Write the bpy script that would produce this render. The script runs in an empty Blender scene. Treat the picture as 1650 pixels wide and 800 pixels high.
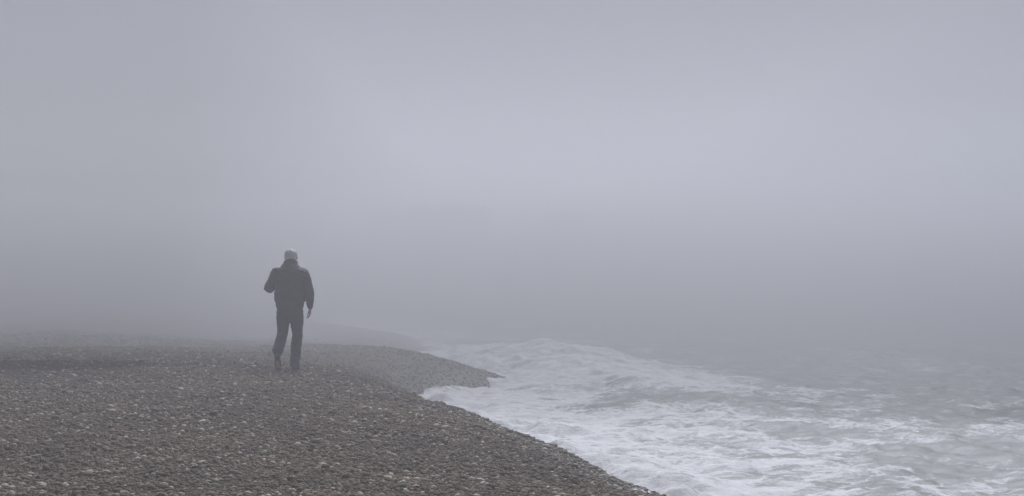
import bpy, math, numpy as np
from mathutils import Vector
rng=np.random.default_rng(7)
scene=bpy.context.scene
scene.view_settings.view_transform='Standard'
scene.view_settings.look='None'
scene.view_settings.exposure=0
COL=scene.collection

# ------------------------------------------------------------------ tuning
SUN=4.95; SUNCOL=(.855,.88,1); SKYC=(.215,.222,.265); SKYMIX=0.90; SKY=0.10
G=0.24; FOGTOP=10.0
SUNAZ=10; SUNEL=52
ZS=-0.70; CAMZ=1.60
ZOOM=False

# ------------------------------------------------------------------ numpy noise
_perm=rng.permutation(65536).astype(np.float64)/65536.0
def vnoise(x,y):
    xi=np.floor(x).astype(np.int64); yi=np.floor(y).astype(np.int64)
    fx=x-xi; fy=y-yi
    fx=fx*fx*fx*(fx*(fx*6-15)+10); fy=fy*fy*fy*(fy*(fy*6-15)+10)
    def h(a,b): return _perm[(a*73856093 ^ b*19349663)&65535]
    a=h(xi,yi); b=h(xi+1,yi); c=h(xi,yi+1); d=h(xi+1,yi+1)
    return (a*(1-fx)+b*fx)*(1-fy)+(c*(1-fx)+d*fx)*fy*1.0
def fbm(x,y,o=4,g=0.5):
    s=0;a=1;t=0
    for i in range(o):
        c,sn=math.cos(0.6*i),math.sin(0.6*i)
        s=s+a*vnoise((x*c-y*sn)*2**i+17.3*i,(x*sn+y*c)*2**i+5.1*i); t+=a; a*=g
    return s/t
def sstep(a,b,x):
    t=np.clip((x-a)/(b-a),0,1); return t*t*(3-2*t)

def catmull(P,n=8):
    P=np.array(P,float); out=[]
    for i in range(len(P)-1):
        p0=P[max(i-1,0)];p1=P[i];p2=P[i+1];p3=P[min(i+2,len(P)-1)]
        for k in range(n):
            t=k/n
            out.append(0.5*((2*p1)+(-p0+p2)*t+(2*p0-5*p1+4*p2-p3)*t*t+(-p0+3*p1-3*p2+p3)*t**3))
    out.append(P[-1]); return np.array(out)
SHORE=catmull([(18,-60),(8,-12),(4.7,0),(2.78,8),(1.40,13.7),(.63,16.2),(.08,18.2),(-.65,20.5),(-1.2,22.5),(-1.05,23.9),
 (-.15,25.2),(-.12,27.2),(-1.15,30.2),(-1.6,34),(-2.4,39),(-4.1,43),(-5.7,47),(-7.5,54),(-10.8,66),(-16,85),(-30,130),(-75,300),(-260,1000)],5)
CREST=catmull([(-2.2,33.5),(-1.0,32.2),(.35,30.5),(1.1,28.2),(1.9,25.2),(2.9,21.6),(3.9,19.2),(5.3,17.6),(7.5,16.3),(11,15.0),(18,13)],5)
def polydist(x,y,P):
    best=np.full(x.shape,1e18); sgn=np.ones(x.shape); par=np.zeros(x.shape)
    for i in range(len(P)-1):
        ax,ay=P[i];bx,by=P[i+1];dx,dy=bx-ax,by-ay
        t=np.clip(((x-ax)*dx+(y-ay)*dy)/(dx*dx+dy*dy),0,1)
        ex=x-ax-t*dx;ey=y-ay-t*dy
        d=ex*ex+ey*ey
        m=d<best
        best=np.where(m,d,best); par=np.where(m,(i+t)/(len(P)-1),par)
        cr=dx*(y-ay)-dy*(x-ax)
        sgn=np.where(m,np.where(cr>0,1.0,-1.0),sgn)
    return np.sqrt(best)*sgn,par
def shored(x,y):
    d,_=polydist(x,y,SHORE)
    return d+(fbm(x*.8+5,y*.8+2,4)-0.5)*0.8*sstep(6,-1,np.abs(d))
def beach_z(x,y,d):
    up=0.74*np.tanh(np.maximum(d,0)/1.7)*(1-0.40*sstep(23.0,33,y)*sstep(9,3,d))
    up=up+0.40*sstep(23,60,y)*sstep(3,14,d)
    dn=np.minimum(d,0)*0.16
    z=ZS+up+np.maximum(dn,-2.5)
    z=z+(fbm(x*0.35,y*0.35,3)-0.5)*0.18*np.clip(d/4,0,1)+(fbm(x*2.1+9,y*2.1,3)-0.5)*0.05*np.clip(d/1.0+0.3,0.2,1)
    return z
def bz(x,y):
    X=np.array([x],float);Y=np.array([y],float)
    return float(beach_z(X,Y,shored(X,Y))[0])

def lines(a,b,step,lo,hi,g=1.09):
    L=list(np.arange(a,b,step)); s=step; v=a
    left=[]
    while v>lo: s*=g; v-=s; left.append(max(v,lo))
    s=step; v=L[-1]; right=[]
    while v<hi: s*=g; v+=s; right.append(min(v,hi))
    return np.array(left[::-1]+L+right)
def mesh_from(name,co,faces_flat,nper,smooth=True):
    me=bpy.data.meshes.new(name)
    nf=len(faces_flat)//nper
    me.vertices.add(len(co)); me.vertices.foreach_set('co',np.asarray(co,np.float32).ravel())
    me.loops.add(len(faces_flat)); me.loops.foreach_set('vertex_index',np.asarray(faces_flat,np.int32))
    me.polygons.add(nf)
    me.polygons.foreach_set('loop_start',np.arange(0,nf*nper,nper,dtype=np.int32))
    me.polygons.foreach_set('loop_total',np.full(nf,nper,np.int32))
    me.update(calc_edges=True)
    me.polygons.foreach_set('use_smooth',np.full(nf,smooth,dtype=bool))
    me.update()
    return me
def grid(name,xs,ys,zf,keep=None):
    X,Y=np.meshgrid(xs,ys); x=X.ravel();y=Y.ravel()
    z,attrs=zf(x,y)
    nx=len(xs);ny=len(ys)
    i=np.arange(nx-1)[None,:]+np.arange(ny-1)[:,None]*nx
    f=np.stack([i,i+1,i+1+nx,i+nx],-1).reshape(-1,4)
    if keep is not None:
        k=keep(attrs); km=k[f].any(1); f=f[km]
        used=np.unique(f); mp=np.zeros(nx*ny,np.int64); mp[used]=np.arange(len(used)); f=mp[f]
        x,y,z=x[used],y[used],z[used]; attrs={n:v[used] for n,v in attrs.items()}
    me=mesh_from(name,np.stack([x,y,z],1),f.ravel(),4)
    for n,v in attrs.items():
        a=me.attributes.new(n,'FLOAT','POINT'); a.data.foreach_set('value',v.astype(np.float32))
    o=bpy.data.objects.new(name,me); COL.objects.link(o); return o

# ------------------------------------------------------------------ materials
def newmat(name):
    m=bpy.data.materials.new(name); m.use_nodes=True
    nt=m.node_tree; nt.nodes.clear()
    out=nt.nodes.new('ShaderNodeOutputMaterial'); return m,nt,out
class N:
    def __init__(s,nt): s.nt=nt
    def __call__(s,t,inp={},**kw):
        n=s.nt.nodes.new(t)
        for k,v in kw.items(): setattr(n,k,v)
        for k,v in inp.items():
            if isinstance(v,bpy.types.NodeSocket): s.nt.links.new(v,n.inputs[k])
            else: n.inputs[k].default_value=v
        return n
    def math(s,op,a,b=0.0,c=0.0,clamp=False):
        n=s.nt.nodes.new('ShaderNodeMath'); n.operation=op; n.use_clamp=clamp
        for i,v in enumerate((a,b,c)):
            if isinstance(v,bpy.types.NodeSocket): s.nt.links.new(v,n.inputs[i])
            else: n.inputs[i].default_value=v
        return n.outputs[0]
    def ramp(s,fac,stops,interp='LINEAR'):
        n=s.nt.nodes.new('ShaderNodeValToRGB'); s.nt.links.new(fac,n.inputs[0])
        cr=n.color_ramp; cr.interpolation=interp
        while len(cr.elements)<len(stops): cr.elements.new(0.5)
        for e,(p,c) in zip(cr.elements,stops): e.position=p; e.color=(*c,1)
        return n.outputs[0]
    def mix(s,f,a,b,bt='MIX'):
        n=s.nt.nodes.new('ShaderNodeMix'); n.data_type='RGBA'; n.blend_type=bt
        for k,v in ((0,f),(6,a),(7,b)):
            if isinstance(v,bpy.types.NodeSocket): s.nt.links.new(v,n.inputs[k])
            else: n.inputs[k].default_value=v if k==0 else (*v,1)
        return n.outputs[2]
PEB=[(0.0,(.062,.045,.027)),(.18,(.107,.078,.046)),(.38,(.143,.108,.065)),(.55,(.105,.085,.057)),(.7,(.154,.119,.073)),(.84,(.135,.091,.050)),(.95,(.180,.147,.101)),(1,(.40,.365,.30))]
def wetness(n):
    a=n('ShaderNodeAttribute',attribute_name='shore')
    tc=n('ShaderNodeNewGeometry')
    nz=n('ShaderNodeTexNoise',{'Vector':tc.outputs['Position'],'Scale':0.8,'Detail':4})
    t=n.math('ADD',a.outputs['Fac'],n.math('MULTIPLY',n.math('SUBTRACT',nz.outputs[0],0.5),1.2))
    m=n('ShaderNodeMapRange',{'Value':t,'From Min':0.1,'From Max':1.3,'To Min':1.0,'To Max':0.0})
    return m.outputs[0]
def shingle_mat():
    m,nt,out=newmat('shingle'); n=N(nt)
    g=n('ShaderNodeNewGeometry')
    v=n('ShaderNodeTexVoronoi',{'Vector':g.outputs['Position'],'Scale':42.0})
    v2=n('ShaderNodeTexVoronoi',{'Vector':g.outputs['Position'],'Scale':17.0})
    sep=n('ShaderNodeSeparateColor',{'Color':v.outputs['Color']})
    c=n.ramp(sep.outputs[0],PEB)
    sep2=n('ShaderNodeSeparateColor',{'Color':v2.outputs['Color']})
    c=n.mix(0.25,c,n.ramp(sep2.outputs[0],PEB))
    big=n('ShaderNodeTexNoise',{'Vector':g.outputs['Position'],'Scale':0.5,'Detail':7,'Roughness':.65})
    bm=n('ShaderNodeMapRange',{'Value':big.outputs[0],'From Min':0.3,'From Max':0.7,'To Min':0.65,'To Max':1.0})
    c=n.mix(1.0,c,n('ShaderNodeCombineColor',{0:bm.outputs[0],1:bm.outputs[0],2:bm.outputs[0]}).outputs[0],'MULTIPLY')
    w=wetness(n)
    c=n.mix(n.math('MULTIPLY',w,0.3),c,(.038,.030,.021))
    r=n.math('SUBTRACT',0.9,n.math('MULTIPLY',w,0.3))
    h=n.math('SUBTRACT',1.0,v.outputs['Distance'])
    b=n('ShaderNodeBump',{'Height':h,'Strength':0.5,'Distance':0.012})
    p=n('ShaderNodeBsdfPrincipled',{'Base Color':c,'Roughness':r,'Normal':b.outputs[0],'Specular IOR Level':0.35})
    nt.links.new(p.outputs[0],out.inputs[0]); return m
def pebble_mat():
    m,nt,out=newmat('pebble_stone'); n=N(nt)
    a=n('ShaderNodeAttribute',attribute_name='tone')
    g=n('ShaderNodeNewGeometry')
    c=n.ramp(a.outputs['Fac'],PEB)
    nz=n('ShaderNodeTexNoise',{'Vector':g.outputs['Position'],'Scale':60.0,'Detail':3})
    k=n('ShaderNodeMapRange',{'Value':nz.outputs[0],'From Min':0.3,'From Max':0.7,'To Min':0.75,'To Max':1.2})
    c=n.mix(1.0,c,n('ShaderNodeCombineColor',{0:k.outputs[0],1:k.outputs[0],2:k.outputs[0]}).outputs[0],'MULTIPLY')
    pt=n('ShaderNodeTexNoise',{'Vector':g.outputs['Position'],'Scale':0.45,'Detail':6,'Roughness':.6})
    pm=n('ShaderNodeMapRange',{'Value':pt.outputs[0],'From Min':0.3,'From Max':0.7,'To Min':0.66,'To Max':1.2})
    c=n.mix(1.0,c,n('ShaderNodeCombineColor',{0:pm.outputs[0],1:pm.outputs[0],2:pm.outputs[0]}).outputs[0],'MULTIPLY')
    w=wetness(n)
    c=n.mix(n.math('MULTIPLY',w,0.3),c,(.038,.030,.021))
    r=n.math('SUBTRACT',0.85,n.math('MULTIPLY',w,0.35))
    p=n('ShaderNodeBsdfPrincipled',{'Base Color':c,'Roughness':r,'Specular IOR Level':0.3})
    nt.links.new(p.outputs[0],out.inputs[0]); return m
def sea_mat():
    m,nt,out=newmat('sea_water'); n=N(nt)
    g=n('ShaderNodeNewGeometry')
    mp=n('ShaderNodeMapping',{'Vector':g.outputs['Position'],'Rotation':(0,0,0.5),'Scale':(0.8,1.0,1.0)})
    dn=n('ShaderNodeTexNoise',{'Vector':mp.outputs[0],'Scale':1.8,'Detail':7,'Roughness':.6})
    wv=n('ShaderNodeVectorMath',{0:dn.outputs['Color'],1:(1.0,1.0,0.0)},operation='MULTIPLY')
    pv=n('ShaderNodeVectorMath',{0:mp.outputs[0],1:wv.outputs[0]},operation='ADD')
    v1=n('ShaderNodeTexVoronoi',{'Vector':pv.outputs[0],'Scale':2.8},feature='DISTANCE_TO_EDGE')
    v2=n('ShaderNodeTexVoronoi',{'Vector':pv.outputs[0],'Scale':9.0},feature='DISTANCE_TO_EDGE')
    l1=n('ShaderNodeMapRange',{'Value':v1.outputs[0],'From Min':0.0,'From Max':0.22,'To Min':1.0,'To Max':0.0})
    l2=n('ShaderNodeMapRange',{'Value':v2.outputs[0],'From Min':0.0,'From Max':0.28,'To Min':1.0,'To Max':0.0})
    fn=n('ShaderNodeTexNoise',{'Vector':mp.outputs[0],'Scale':12.0,'Detail':10,'Roughness':0.8})
    lace=n.math('ADD',n.math('MULTIPLY',l1.outputs[0],0.28),n.math('ADD',n.math('MULTIPLY',l2.outputs[0],0.24),n.math('MULTIPLY',fn.outputs[0],0.80)))
    at=n('ShaderNodeAttribute',attribute_name='foam')
    s=n.math('ADD',lace,n.math('MULTIPLY',at.outputs['Fac'],1.0))
    fm=n('ShaderNodeMapRange',{'Value':s,'From Min':0.80,'From Max':1.32,'To Min':0.0,'To Max':1.0},interpolation_type='SMOOTHSTEP')
    ch=n('ShaderNodeTexNoise',{'Vector':g.outputs['Position'],'Scale':6.0,'Detail':8,'Roughness':0.65})
    b=n('ShaderNodeBump',{'Height':ch.outputs[0],'Strength':0.4,'Distance':0.04})
    col=n.mix(fn.outputs[0],(.120,.126,.104),(.158,.164,.138))
    p=n('ShaderNodeBsdfPrincipled',{'Base Color':col,'Roughness':0.5,'IOR':1.33,'Normal':b.outputs[0]})
    bf=n('ShaderNodeBump',{'Height':s,'Strength':0.6,'Distance':0.035})
    fc=n.mix(lace,(.40,.41,.39),(.68,.68,.66))
    f=n('ShaderNodeBsdfPrincipled',{'Base Color':fc,'Roughness':0.9,'Specular IOR Level':0.2,'Normal':bf.outputs[0]})
    mx=n('ShaderNodeMixShader',{0:fm.outputs[0]}); nt.links.new(p.outputs[0],mx.inputs[1]); nt.links.new(f.outputs[0],mx.inputs[2])
    nt.links.new(mx.outputs[0],out.inputs[0]); return m
def simple_mat(name,c1,c2,scale=30,rough=.8,bump=.3,dist=.004,coord='Position'):
    m,nt,out=newmat(name); n=N(nt)
    tc=n('ShaderNodeTexCoord')
    nz=n('ShaderNodeTexNoise',{'Vector':tc.outputs['Object'],'Scale':scale,'Detail':6,'Roughness':.6})
    c=n.mix(nz.outputs[0],c1,c2)
    b=n('ShaderNodeBump',{'Height':nz.outputs[0],'Strength':bump,'Distance':dist})
    p=n('ShaderNodeBsdfPrincipled',{'Base Color':c,'Roughness':rough,'Normal':b.outputs[0]})
    nt.links.new(p.outputs[0],out.inputs[0]); return m

# ------------------------------------------------------------------ beach + sea
xs=lines(-13,5,0.07,-900,900); ys=lines(6,36,0.07,-80,900)
def bf(x,y):
    d=shored(x,y); return beach_z(x,y,d),{'shore':d}
beach=grid('beach',xs,ys,bf); beach.data.materials.append(shingle_mat())
beach['kind']='structure'
xs2=lines(-6,10,0.05,-500,900); ys2=lines(10,40,0.05,-80,900)
def sf(x,y):
    d=shored(x,y)
    d=d+(fbm(x*1.1,y*1.1,4)-0.5)*0.5
    w=-d
    c,par=polydist(x,y,CREST)
    c=-c
    jit=(fbm(x*0.7,y*0.7,4)-0.5)*2.0
    cc=c+jit*0.7
    amp=0.48*sstep(0.0,0.18,par)*(1-0.82*sstep(0.22,0.55,par))
    prof=np.where(cc<0,np.exp(-(cc/1.7)**2),np.exp(-(cc/1.2)**2))
    ridge=amp*prof*(0.5+0.8*fbm(x*1.5,y*1.5,5))
    far=sstep(20,60,np.hypot(x,y))
    chop=(fbm(x*1.1+3,y*0.9,4)-0.5)*0.17*sstep(0,2.5,w)+(fbm(x*4+7,y*5,4,.6)-0.5)*0.08*sstep(-.2,1.0,w)
    swell=0.08*np.sin((x*0.55+y*0.83)*0.62+2*fbm(x*.12,y*.12,2))*sstep(3,10,w)
    lip=0.05*np.exp(-((w-0.15)/0.3)**2)+0.03
    run=(fbm(x*1.6,y*1.6,4)-0.5)*0.40
    z=ZS+ridge+chop+swell*(1-0.5*far)+lip+run*np.exp(-(w/0.8)**2)
    big=fbm(x*0.55+40,y*0.55,3); med=fbm(x*1.9+4,y*2.1,4)
    f=0.48*np.exp(-(np.maximum(w,0)/3.4)**2)+0.05
    f=f+0.20*np.exp(-((w-0.1)/0.40)**2)
    f=f+0.56*(prof**0.7)*(1-0.85*sstep(0.28,0.55,par))
    f=f+0.22*np.exp(-((c+1.7)/0.9)**2)*(1-sstep(0.3,.7,par))
    f=f+(big-0.5)*0.80+(med-.5)*0.95
    f=f-0.10*sstep(4,8,w)
    return z,{'shore':d,'foam':np.clip(f,-0.2,0.76)}
sea=grid('sea',xs2,ys2,sf,keep=lambda a:a['shore']<1.6); sea.data.materials.append(sea_mat())
sea['kind']='structure'

# ------------------------------------------------------------------ pebbles (stuff)
def ico():
    import bmesh
    bm=bmesh.new(); bmesh.ops.create_icosphere(bm,subdivisions=1,radius=1)
    v=np.array([x.co[:] for x in bm.verts]); f=np.array([[q.index for q in p.verts] for p in bm.faces]); bm.free(); return v,f
IV,IF=ico()
NP=680000
py=8.0+(35.0-8.0)*rng.random(NP)**1.15
px=(rng.random(NP)*2-1)*(0.36*py*1.14+0.4)
d=shored(px,py)
keep=(d>-0.12)&(rng.random(NP)<np.maximum(1-sstep(20,33,py),np.where(d<4,1-sstep(29,35,py),0)))
px,py,d=px[keep],py[keep],d[keep]; n=len(px)
pz=beach_z(px,py,d)
L=np.clip(np.exp(rng.normal(math.log(0.0100),0.50,n)),0.0052,0.042)
sc=np.stack([L,L*rng.uniform(.6,.95,n),L*rng.uniform(.35,.65,n)],1)
V=IV[None,:,:]*(1+rng.uniform(-.16,.16,(n,len(IV),1)))*sc[:,None,:]
t1=rng.normal(0,.35,n); c_,s_=np.cos(t1)[:,None],np.sin(t1)[:,None]
V=np.stack([V[...,0]*c_-V[...,2]*s_,V[...,1],V[...,0]*s_+V[...,2]*c_],-1)
t2=rng.uniform(0,6.283,n); c_,s_=np.cos(t2)[:,None],np.sin(t2)[:,None]
V=np.stack([V[...,0]*c_-V[...,1]*s_,V[...,0]*s_+V[...,1]*c_,V[...,2]],-1)
V+=np.stack([px,py,pz+sc[:,2]*rng.uniform(-.1,.8,n)],1)[:,None,:]
F=(IF[None]+ (np.arange(n)*len(IV))[:,None,None]).reshape(-1)
me=mesh_from('shingle_pebbles',V.reshape(-1,3),F,3)
tone=rng.random(n)**1.15*.965; tone=np.where((L>0.020)&(rng.random(n)<.12),.995,tone)
a=me.attributes.new('tone','FLOAT','POINT'); a.data.foreach_set('value',np.repeat(tone,len(IV)).astype(np.float32))
a=me.attributes.new('shore','FLOAT','POINT'); a.data.foreach_set('value',np.repeat(d,len(IV)).astype(np.float32))
peb=bpy.data.objects.new('shingle_pebbles',me); COL.objects.link(peb); me.materials.append(pebble_mat())
peb['kind']='stuff'; peb['label']='grey and brown rounded pebbles covering the beach'; peb['category']='pebbles'
print('pebbles',n)

# ------------------------------------------------------------------ loft helpers
def loft(rings,seg=20,caps=True):
    C=[Vector(r[0]) for r in rings]; n=len(C)
    vs=[];fs=[]
    R=[]
    for i in range(n):
        t=(C[min(i+1,n-1)]-C[max(i-1,0)])
        if len(rings[i])>3: t=Vector(rings[i][3])
        t.normalize()
        ref=Vector((1,0,0)) if abs(t.x)<0.85 else Vector((0,0,1))
        u=(ref-t*ref.dot(t)).normalized(); v=t.cross(u).normalized()
        R.append((C[i],t,u,v,rings[i][1],rings[i][2]))
    full=[]
    if caps:
        c,t,u,v,a,b=R[0]; r=min(a,b)
        for k in (80,55,28):
            s=math.cos(math.radians(k)); full.append((c-t*r*math.sin(math.radians(k))*0.9,u,v,a*s,b*s))
    for c,t,u,v,a,b in R: full.append((c,u,v,a,b))
    if caps:
        c,t,u,v,a,b=R[-1]; r=min(a,b)
        for k in (28,55,80):
            s=math.cos(math.radians(k)); full.append((c+t*r*math.sin(math.radians(k))*0.9,u,v,a*s,b*s))
    for c,u,v,a,b in full:
        for k in range(seg):
            th=2*math.pi*k/seg
            vs.append(tuple(c+u*a*math.cos(th)+v*b*math.sin(th)))
    m=len(full)
    for i in range(m-1):
        for k in range(seg):
            fs.append((i*seg+k,i*seg+(k+1)%seg,(i+1)*seg+(k+1)%seg,(i+1)*seg+k))
    fs.append(tuple(range(seg))[::-1]); fs.append(tuple((m-1)*seg+k for k in range(seg)))
    return vs,fs
def ell(c,rx,ry,rz,seg=20):
    c=Vector(c)
    vs=[];fs=[]
    nr=12
    for i in range(1,nr):
        ph=math.pi*i/nr-math.pi/2
        for k in range(seg):
            th=2*math.pi*k/seg
            vs.append((c.x+rx*math.cos(ph)*math.cos(th),c.y+ry*math.cos(ph)*math.sin(th),c.z+rz*math.sin(ph)))
    for i in range(nr-2):
        for k in range(seg): fs.append((i*seg+k,i*seg+(k+1)%seg,(i+1)*seg+(k+1)%seg,(i+1)*seg+k))
    fs.append(tuple(range(seg))[::-1]); fs.append(tuple((nr-2)*seg+k for k in range(seg)))
    return vs,fs
def fuse(name,pieces,mat,parent,voxel=.006,smooth=3,fn=None):
    vs=[];fs=[]
    for v,f in pieces:
        o=len(vs); vs+=v; fs+=[tuple(i+o for i in q) for q in f]
    me=bpy.data.meshes.new(name); me.from_pydata(vs,[],fs); me.update()
    tmp=bpy.data.objects.new('tmp_shape',me); COL.objects.link(tmp)
    r=tmp.modifiers.new('r','REMESH'); r.mode='VOXEL'; r.voxel_size=voxel; r.use_smooth_shade=True
    if smooth:
        s=tmp.modifiers.new('s','SMOOTH'); s.factor=.5; s.iterations=smooth
    dg=bpy.context.evaluated_depsgraph_get(); dg.update()
    out=bpy.data.meshes.new_from_object(tmp.evaluated_get(dg))
    bpy.data.objects.remove(tmp); out.name=name
    if fn:
        nv=len(out.vertices); co=np.zeros(nv*3,np.float32); no=np.zeros(nv*3,np.float32)
        out.vertices.foreach_get('co',co); out.vertex_normals.foreach_get('vector',no)
        co=co.reshape(-1,3);no=no.reshape(-1,3)
        co=co+no*fn(co)[:,None]
        out.vertices.foreach_set('co',co.astype(np.float32).ravel()); out.update()
    out.polygons.foreach_set('use_smooth',np.ones(len(out.polygons),dtype=bool))
    o=bpy.data.objects.new(name,out); COL.objects.link(o); out.materials.append(mat); o.parent=parent
    return o

# ------------------------------------------------------------------ person
PX,PY=-3.17,20.3
person=bpy.data.objects.new('person',None); COL.objects.link(person)
person.location=(PX,PY,bz(PX,PY)+0.010); person.scale=(1.02,)*3
person['label']='grey-haired person in dark jacket and trousers walking away along the shingle'
person['category']='person'
skin=simple_mat('skin',(.30,.17,.12),(.40,.25,.18),25,.55,.2,.002)
hairm=simple_mat('grey_hair',(.28,.28,.275),(.56,.56,.545),60,.7,.8,.006)
jackm=simple_mat('dark_jacket_cloth',(.022,.017,.019),(.038,.030,.032),40,.8,.4,.004)
trom=simple_mat('dark_trouser_cloth',(.013,.013,.014),(.022,.022,.024),50,.85,.4,.003)
shom=simple_mat('dark_shoe_leather',(.008,.008,.008),(.016,.016,.015),40,.5,.2,.002)
solem=simple_mat('shoe_sole_rubber',(.045,.042,.038),(.075,.07,.062),60,.7,.5,.004)
hipL=(-.085,0,.90); kneL=(-.108,.04,.50); ankL=(-.118,-.35,.255)
hipR=(.085,0,.90); kneR=(.090,.10,.49); ankR=(.058,.06,.09)
shL=(-.18,.03,1.345); elL=(-.295,-.03,1.14); wrL=(-.19,.24,1.20)
shR=(.17,.03,1.345); elR=(.272,-.03,1.12); wrR=(.280,.03,.865)
def V3(a): return Vector(a)
def seg(a,b,n,r0,r1,bulge=0,asp=1):
    a=V3(a);b=V3(b); out=[]
    for i in range(n):
        t=i/(n-1); r=r0+(r1-r0)*t+bulge*math.sin(math.pi*t)
        out.append((tuple(a.lerp(b,t)),r,r*asp))
    return out
def hand(w,down,side,back,curl):
    w=V3(w);dn=V3(down).normalized();sd=V3(side).normalized();pn=V3(back).normalized()
    P=[]
    P.append(loft([(tuple(w-dn*.02),.026,.021),(tuple(w+dn*.01),.027,.02)],16))
    for j,(l,rr) in enumerate(zip((.082,.088,.084,.074),(.0095,.0095,.009,.008))):
        off=sd*(.028-.0185*j)
        base=w+dn*.025+off*.7; kn=w+dn*l+off*1.0
        P.append(loft([(tuple(base),.014,.014),(tuple(base.lerp(kn,.5)),.0135,.0135),(tuple(kn),.0115,.0115)],14))
        fl=(.072,.08,.075,.058)[j]
        a=kn; ang=math.radians(12+4*j)*curl; pts=[a]
        for k,s in enumerate((.45,.3,.25)):
            ang2=ang+k*math.radians(20)*curl
            dirn=(dn*math.cos(ang2)+pn*math.sin(ang2)); a=a+dirn*fl*s; pts.append(a)
        P.append(loft([(tuple(q),rr*(1-.08*i),rr*(1-.08*i)) for i,q in enumerate(pts)],12))
    th0=w+dn*.03+sd*.02; th1=w+dn*.055+sd*.042+pn*.012; th2=w+dn*.085+sd*.05+pn*.022; th3=w+dn*.108+sd*.048+pn*.03
    P.append(loft([(tuple(th0),.015,.015),(tuple(th1),.0125,.0125),(tuple(th2),.0105,.0105),(tuple(th3),.009,.009)],12))
    return P
hc=V3((-.005,.135,1.58))
B=[]
B.append(loft([((0,0,.86),.13,.095),((0,0,.93),.15,.11),((0,.01,1.05),.14,.10),((0,.02,1.2),.15,.11),((0,.03,1.31),.145,.10),((0,.045,1.38),.105,.08),((0,.06,1.43),.07,.065)]))
B.append(loft([((0,.055,1.42),.062,.062),((0,.075,1.49),.055,.058),((0,.11,1.54),.055,.06)]))
B.append(ell(hc+V3((0,-.012,.018)),.076,.094,.088)); B.append(ell(hc+V3((0,.03,-.04)),.060,.068,.075)); B.append(ell(hc+V3((0,.062,-.088)),.03,.025,.022))
B.append(loft([(tuple(hc+V3((0,.083,.005))),.009,.009),(tuple(hc+V3((0,.1,-.025))),.014,.012)],12))
B.append(ell(hc+V3((0,.084,-.058)),.024,.010,.006)); B.append(ell(hc+V3((0,.082,-.069)),.021,.010,.006))
for sx in (-1,1):
    B.append(ell(hc+V3((sx*.082,-.005,-.01)),.012,.019,.030)); B.append(ell(hc+V3((sx*.033,.078,.016)),.022,.010,.007)); B.append(ell(hc+V3((sx*.045,.055,-.03)),.022,.022,.02))
for s,e,w in ((shL,elL,wrL),(shR,elR,wrR)):
    B.append(loft(seg(s,e,5,.048,.042,.002)+seg(e,w,5,.042,.027,.004)[1:]))
B+=hand(wrR,(-.02,.10,-1),(-.25,.95,.1),(-1,-.2,0),1.3)
B+=hand(wrL,(.75,.5,.25),(0.1,-.2,1),(.5,-.8,0),2.2)
for h,k,a in ((hipL,kneL,ankL),(hipR,kneR,ankR)):
    B.append(loft(seg(h,k,6,.075,.055,.002)+seg(k,a,6,.055,.036,.008)[1:]))
B.append(loft([(ankL,.034,.034),((-.121,-.30,.16),.036,.03),((-.125,-.22,.06),.036,.024)]))
B.append(loft([(ankR,.034,.034),((.064,.10,.05),.036,.03),((.070,.20,.03),.036,.022)]))
body=fuse('body',B,skin,person,.0045,2)
for sx in (-1,1):
    e=ell(hc+V3((sx*.031,.079,.0)),.012,.010,.010,12)
    me=bpy.data.meshes.new('eye'); me.from_pydata(*[e[0],[],e[1]]); me.materials.append(simple_mat('eye_white',(.6,.6,.6),(.7,.7,.7)))
    o=bpy.data.objects.new('eye',me); COL.objects.link(o); o.parent=person
H=[ell(hc+V3((0,-.022,.034)),.092,.098,.084),ell(hc+V3((0,-.055,-.018)),.086,.064,.070),ell(hc+V3((0,-.052,-.058)),.066,.044,.036)]
def hfn(co): return (fbm(co[:,0]*40+co[:,1]*15,co[:,2]*25,3)-.5)*.012
hair=fuse('hair',H,hairm,person,.005,4,hfn)
J=[]
J.append(loft([((0,.0,.895),.195,.140,(0,0,1)),((0,.0,.925),.198,.145,(0,0,1)),((0,.0,.96),.214,.168,(0,0,1)),((-.005,.0,1.04),.210,.170,(0,0,1)),((-.005,.005,1.15),.203,.165,(0,0,1)),
  ((-.005,.01,1.25),.208,.165,(0,0,1)),((-.005,.02,1.33),.212,.155,(0,0,1)),((-.005,.03,1.39),.190,.138,(0,.1,1)),((-.003,.045,1.435),.152,.120,(0,.15,1)),((0,.06,1.475),.112,.100,(0,.2,1))],28))
J.append(loft([((0,.058,1.46),.096,.090,(0,.25,1)),((0,.075,1.53),.082,.082,(0,.3,1))],24,False))
def sleeve(s,e,w,cuff=.04):
    a=seg(s,e,7,.078,.066,.003)+seg(e,w,7,.066,.047,.006)[1:]
    return loft(a,20)
cR=V3(elR).lerp(V3(wrR),.93); cL=V3(elL).lerp(V3(wrL),.93)
J.append(sleeve((.180,.03,1.350),elR,tuple(V3(elR).lerp(V3(wrR),.85)))); J.append(loft(seg(tuple(V3(elR).lerp(V3(wrR),.83)),tuple(cR),3,.041,.040),16))
J.append(sleeve((-.192,.03,1.350),elL,tuple(V3(elL).lerp(V3(wrL),.85)))); J.append(loft(seg(tuple(V3(elL).lerp(V3(wrL),.83)),tuple(cL),3,.041,.040),16))
J.append(ell((.15,.03,1.37),.098,.085,.070)); J.append(ell((-.16,.03,1.37),.098,.085,.070))
def jfn(co):
    x,y,z=co[:,0],co[:,1],co[:,2]
    f=(fbm(x*7+y*4,z*13,3)-.5)*.024
    r=(fbm(x*5+3,z*30+x*10+y*8,2)-.5)*.014
    rib=np.where(z<.935,np.sin(np.arctan2(y,x)*70)*.0012,0)
    k=np.where(z<.935,.15,1.0)
    return (f+r)*k+rib
jacket=fuse('jacket',J,jackm,person,.006,3,jfn)
T=[]
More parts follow.
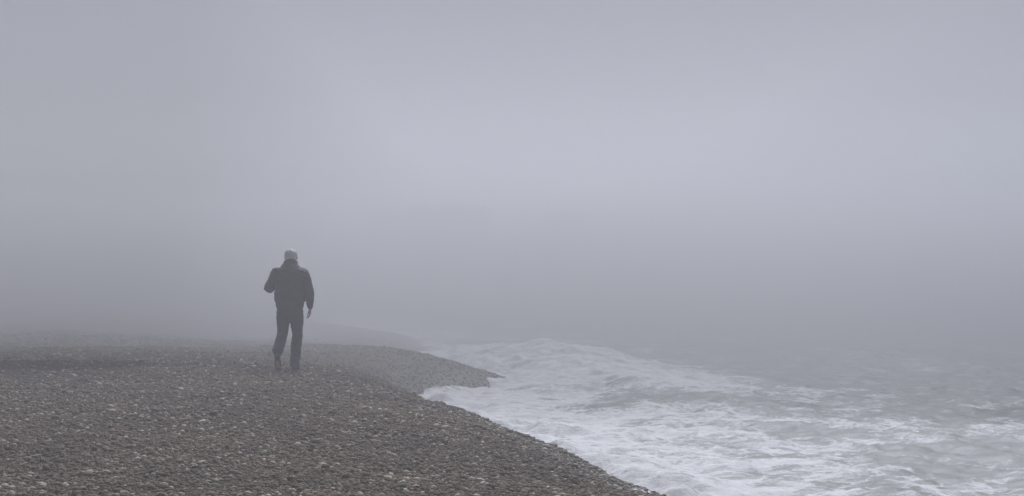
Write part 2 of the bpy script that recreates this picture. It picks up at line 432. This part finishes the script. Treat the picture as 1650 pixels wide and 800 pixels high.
T.append(loft([((0,0,.80),.160,.125,(0,0,1)),((0,0,.88),.182,.135,(0,0,1)),((0,0,.95),.175,.125,(0,0,1))],24))
def leg(h,k,a,r):
    K=V3(k);A=V3(a)
    return loft([(h,.096,.11),(tuple(V3(h).lerp(K,.3)),.095,.105),(tuple(V3(h).lerp(K,.65)),.086,.09),(k,.078,.08),
      (tuple(K.lerp(A,.3)),.078,.08),(tuple(K.lerp(A,.65)),.073,.076),(tuple(K.lerp(A,.97)),.070,.078)],22)
T.append(leg((-.088,0,.82),kneL,(-.118,-.335,.275),0)); T.append(leg((.090,.01,.82),kneR,(.058,.055,.075),0))
def tfn(co):
    x,y,z=co[:,0],co[:,1],co[:,2]
    kn=np.exp(-((z-.47)/.12)**2)+np.exp(-((z-.17)/.12)**2)+.5*np.exp(-((z-.8)/.1)**2)
    return (fbm(x*10+y*5,z*9,3)-.5)*.018+(fbm(x*8,z*34+x*22+y*10,2)-.5)*.022*kn
trousers=fuse('trousers',T,trom,person,.006,3,tfn)
def shoe(heel,toe,up):
    h=V3(heel);t=V3(toe);u=V3(up).normalized(); d=t-h
    up_=[loft([(tuple(h+u*.045),.040,.036),(tuple(h+d*.25+u*.045),.041,.040),(tuple(h+d*.55+u*.033),.046,.030),(tuple(h+d*.85+u*.025),.044,.022),(tuple(h+d*.95+u*.02),.034,.016)],18),
         loft([(tuple(h+d*.08+u*.05),.038,.040,tuple(u)),(tuple(h+d*.08+u*.10),.037,.04,tuple(u))],16)]
    so=[loft([(tuple(h-d*.04+u*.008),.036,.010),(tuple(h+d*.3+u*.008),.038,.010),(tuple(h+d*.65+u*.008),.048,.010),(tuple(h+d*.98+u*.010),.036,.010)],18)]
    return up_,so
for heel,toe,u in (((.056,.00,.012),(.076,.27,.012),(0,0,1)),((-.118,-.385,.215),(-.130,-.19,.012),(0,.72,.69))):
    a,b=shoe(heel,toe,u)
    s=fuse('shoe',a,shom,person,.005,2)
    so=fuse('sole',b,solem,s,.004,1)

# ------------------------------------------------------------------ pier
def boxes(name,L,mat,parent,bev=0.0):
    vs=[];fs=[]
    for (x0,x1,y0,y1,z0,z1) in L:
        o=len(vs)
        vs+=[(x0,y0,z0),(x1,y0,z0),(x1,y1,z0),(x0,y1,z0),(x0,y0,z1),(x1,y0,z1),(x1,y1,z1),(x0,y1,z1)]
        fs+=[tuple(o+i for i in q) for q in ((3,2,1,0),(4,5,6,7),(0,1,5,4),(1,2,6,5),(2,3,7,6),(3,0,4,7))]
    me=bpy.data.meshes.new(name); me.from_pydata(vs,[],fs); me.update(); me.materials.append(mat)
    o=bpy.data.objects.new(name,me); COL.objects.link(o); o.parent=parent; return o
PYR=66.0
pier=bpy.data.objects.new('pier',None); COL.objects.link(pier); pier.location=(0,PYR,ZS); pier.scale=(.59,.59,.78)
pier['label']='long pier on piles with kiosks, faint in thick fog'; pier['category']='pier'
iron=simple_mat('pier_iron',(.05,.05,.055),(.09,.09,.09),3,.7)
wood=simple_mat('pier_timber',(.09,.075,.06),(.15,.13,.11),3,.8)
wall=simple_mat('kiosk_paint',(.34,.34,.35),(.44,.44,.45),2,.7)
roofm=simple_mat('kiosk_roof_slate',(.22,.22,.23),(.30,.30,.31),4,.8)
X0,X1=-62.0,34.0
boxes('deck',[(X0,X1,-4,4,4.0,4.25),(X0,X1,-4.02,-3.7,3.45,3.996),(X0,X1,3.7,4.02,3.45,3.996)],wood,pier)
rl=[(X0,X1,-3.95,-3.88,5.25,5.33),(X0,X1,-3.94,-3.89,4.75,4.80)]
x=X0+.5
while x<X1: rl.append((x,x+.08,-3.95,-3.87,4.254,5.246)); x+=1.6
boxes('railing',rl,iron,pier)
tx=[-60,-51.5,-43,-38,-31.5,-26.5,-20,-13,-6.5,0.2,2.8,11.2,18,25,32]
for i,x in enumerate(tx):
    L=[]
    wdt=.35 if x not in (-31.5,-26.5,11.2) else .8
    for yy in (-3.2,2.6): L.append((x-wdt,x+wdt,yy,yy+.6,-3,3.44))
    L.append((x-wdt*.8,x+wdt*.8,-2.59,2.59,2.9,3.3)); L.append((x-wdt*.8,x+wdt*.8,-2.59,2.59,.8,1.1))
    boxes('pile',L,iron,pier)
for (a,b,h) in ((-19,-14.5,1.4),(-11,-7.5,1.5),(-7.1,-1.8,1.6),(2.5,5.5,1.3),(-40,-33,1.4)):
    k=boxes('kiosk',[(a,b,-2.2,2.2,4.254,4.254+h)],wall,pier)
    vs=[(a-.3,-2.6,4.26+h),(b+.3,-2.6,4.26+h),(b+.3,2.6,4.26+h),(a-.3,2.6,4.26+h),(a+.8,0,4.75+h),(b-.8,0,4.75+h)]
    me=bpy.data.meshes.new('roof'); me.from_pydata(vs,[],[(3,2,1,0),(0,1,5,4),(2,3,4,5),(1,2,5),(3,0,4)]); me.materials.append(roofm)
    r=bpy.data.objects.new('roof',me); COL.objects.link(r); r.parent=k

# ------------------------------------------------------------------ fog and added dimming boxes
def volume_box(name,x0,x1,y0,y1,z0,z1,dens,g=0,col=(1,1,1),absorb=False):
    me=bpy.data.meshes.new(name)
    me.from_pydata([(x0,y0,z0),(x1,y0,z0),(x1,y1,z0),(x0,y1,z0),(x0,y0,z1),(x1,y0,z1),(x1,y1,z1),(x0,y1,z1)],[],
      [(3,2,1,0),(4,5,6,7),(0,1,5,4),(1,2,6,5),(2,3,7,6),(3,0,4,7)]); me.update()
    m,nt,out=newmat(name+'_volume'); n=N(nt)
    if absorb: s=n('ShaderNodeVolumeAbsorption',{'Color':(*col,1),'Density':dens})
    else: s=n('ShaderNodeVolumeScatter',{'Color':(*col,1),'Density':dens,'Anisotropy':g})
    nt.links.new(s.outputs[0],out.inputs['Volume'])
    me.materials.append(m)
    o=bpy.data.objects.new(name,me); COL.objects.link(o); o['kind']='structure'; return o
volume_box('fog',-700,700,-70,850,-6,FOGTOP,.0125,G)
volume_box('ground_fog',-690,690,21,840,-5.5,2.7,.045,G)
volume_box('low_fog',-688,688,21.6,838,-5.6,4.1,.030,G)
volume_box('high_fog',-685,685,22.5,835,-5.7,5.9,.018,G)
volume_box('land_side_dimmer',-680,-5,21.3,830,-5.2,6.8,.014,0,(.05,.03,.0),True)  # added absorbing volume over the land, darkens the left of the view
volume_box('sea_side_dimmer',9,680,21.4,830,-5.3,6.9,.009,0,(.0,.05,.25),True)  # matching absorber added on the sea side to dim the right edge

# ------------------------------------------------------------------ light
az=math.radians(SUNAZ); el=math.radians(SUNEL)
w=bpy.data.worlds.new('World'); scene.world=w; w.use_nodes=True
nt=w.node_tree; nt.nodes.clear(); n=N(nt)
sky=n('ShaderNodeTexSky',sky_type='NISHITA'); sky.sun_disc=False; sky.sun_elevation=el; sky.sun_rotation=az
sky.air_density=1.0; sky.dust_density=1.5
hs=n('ShaderNodeHueSaturation',{'Saturation':.5,'Color':sky.outputs[0]})
skc=n.mix(SKYMIX,hs.outputs[0],tuple(c/SKY for c in SKYC))
bg=n('ShaderNodeBackground',{'Color':skc,'Strength':SKY})
o=n('ShaderNodeOutputWorld'); nt.links.new(bg.outputs[0],o.inputs[0])
sl=bpy.data.lights.new('sun','SUN'); sl.energy=SUN; sl.angle=math.radians(25); sl.color=SUNCOL
so=bpy.data.objects.new('sun',sl); COL.objects.link(so)
dirv=Vector((math.sin(az)*math.cos(el),math.cos(az)*math.cos(el),math.sin(el)))
so.rotation_euler=(-dirv).to_track_quat('-Z','Y').to_euler()

# ------------------------------------------------------------------ camera
cam=bpy.data.cameras.new('camera'); cam.lens=50; cam.sensor_width=36; cam.clip_end=3000
co=bpy.data.objects.new('camera',cam); COL.objects.link(co)
co.location=(0,0,CAMZ); co.rotation_euler=(math.radians(90+0.37),0,0)
scene.camera=co
if ZOOM:
    cam.lens=210; co.rotation_euler=(math.radians(90-2.2),0,math.radians(7.5))
print('man ground',bz(PX,PY),'cam ground',bz(0,0))
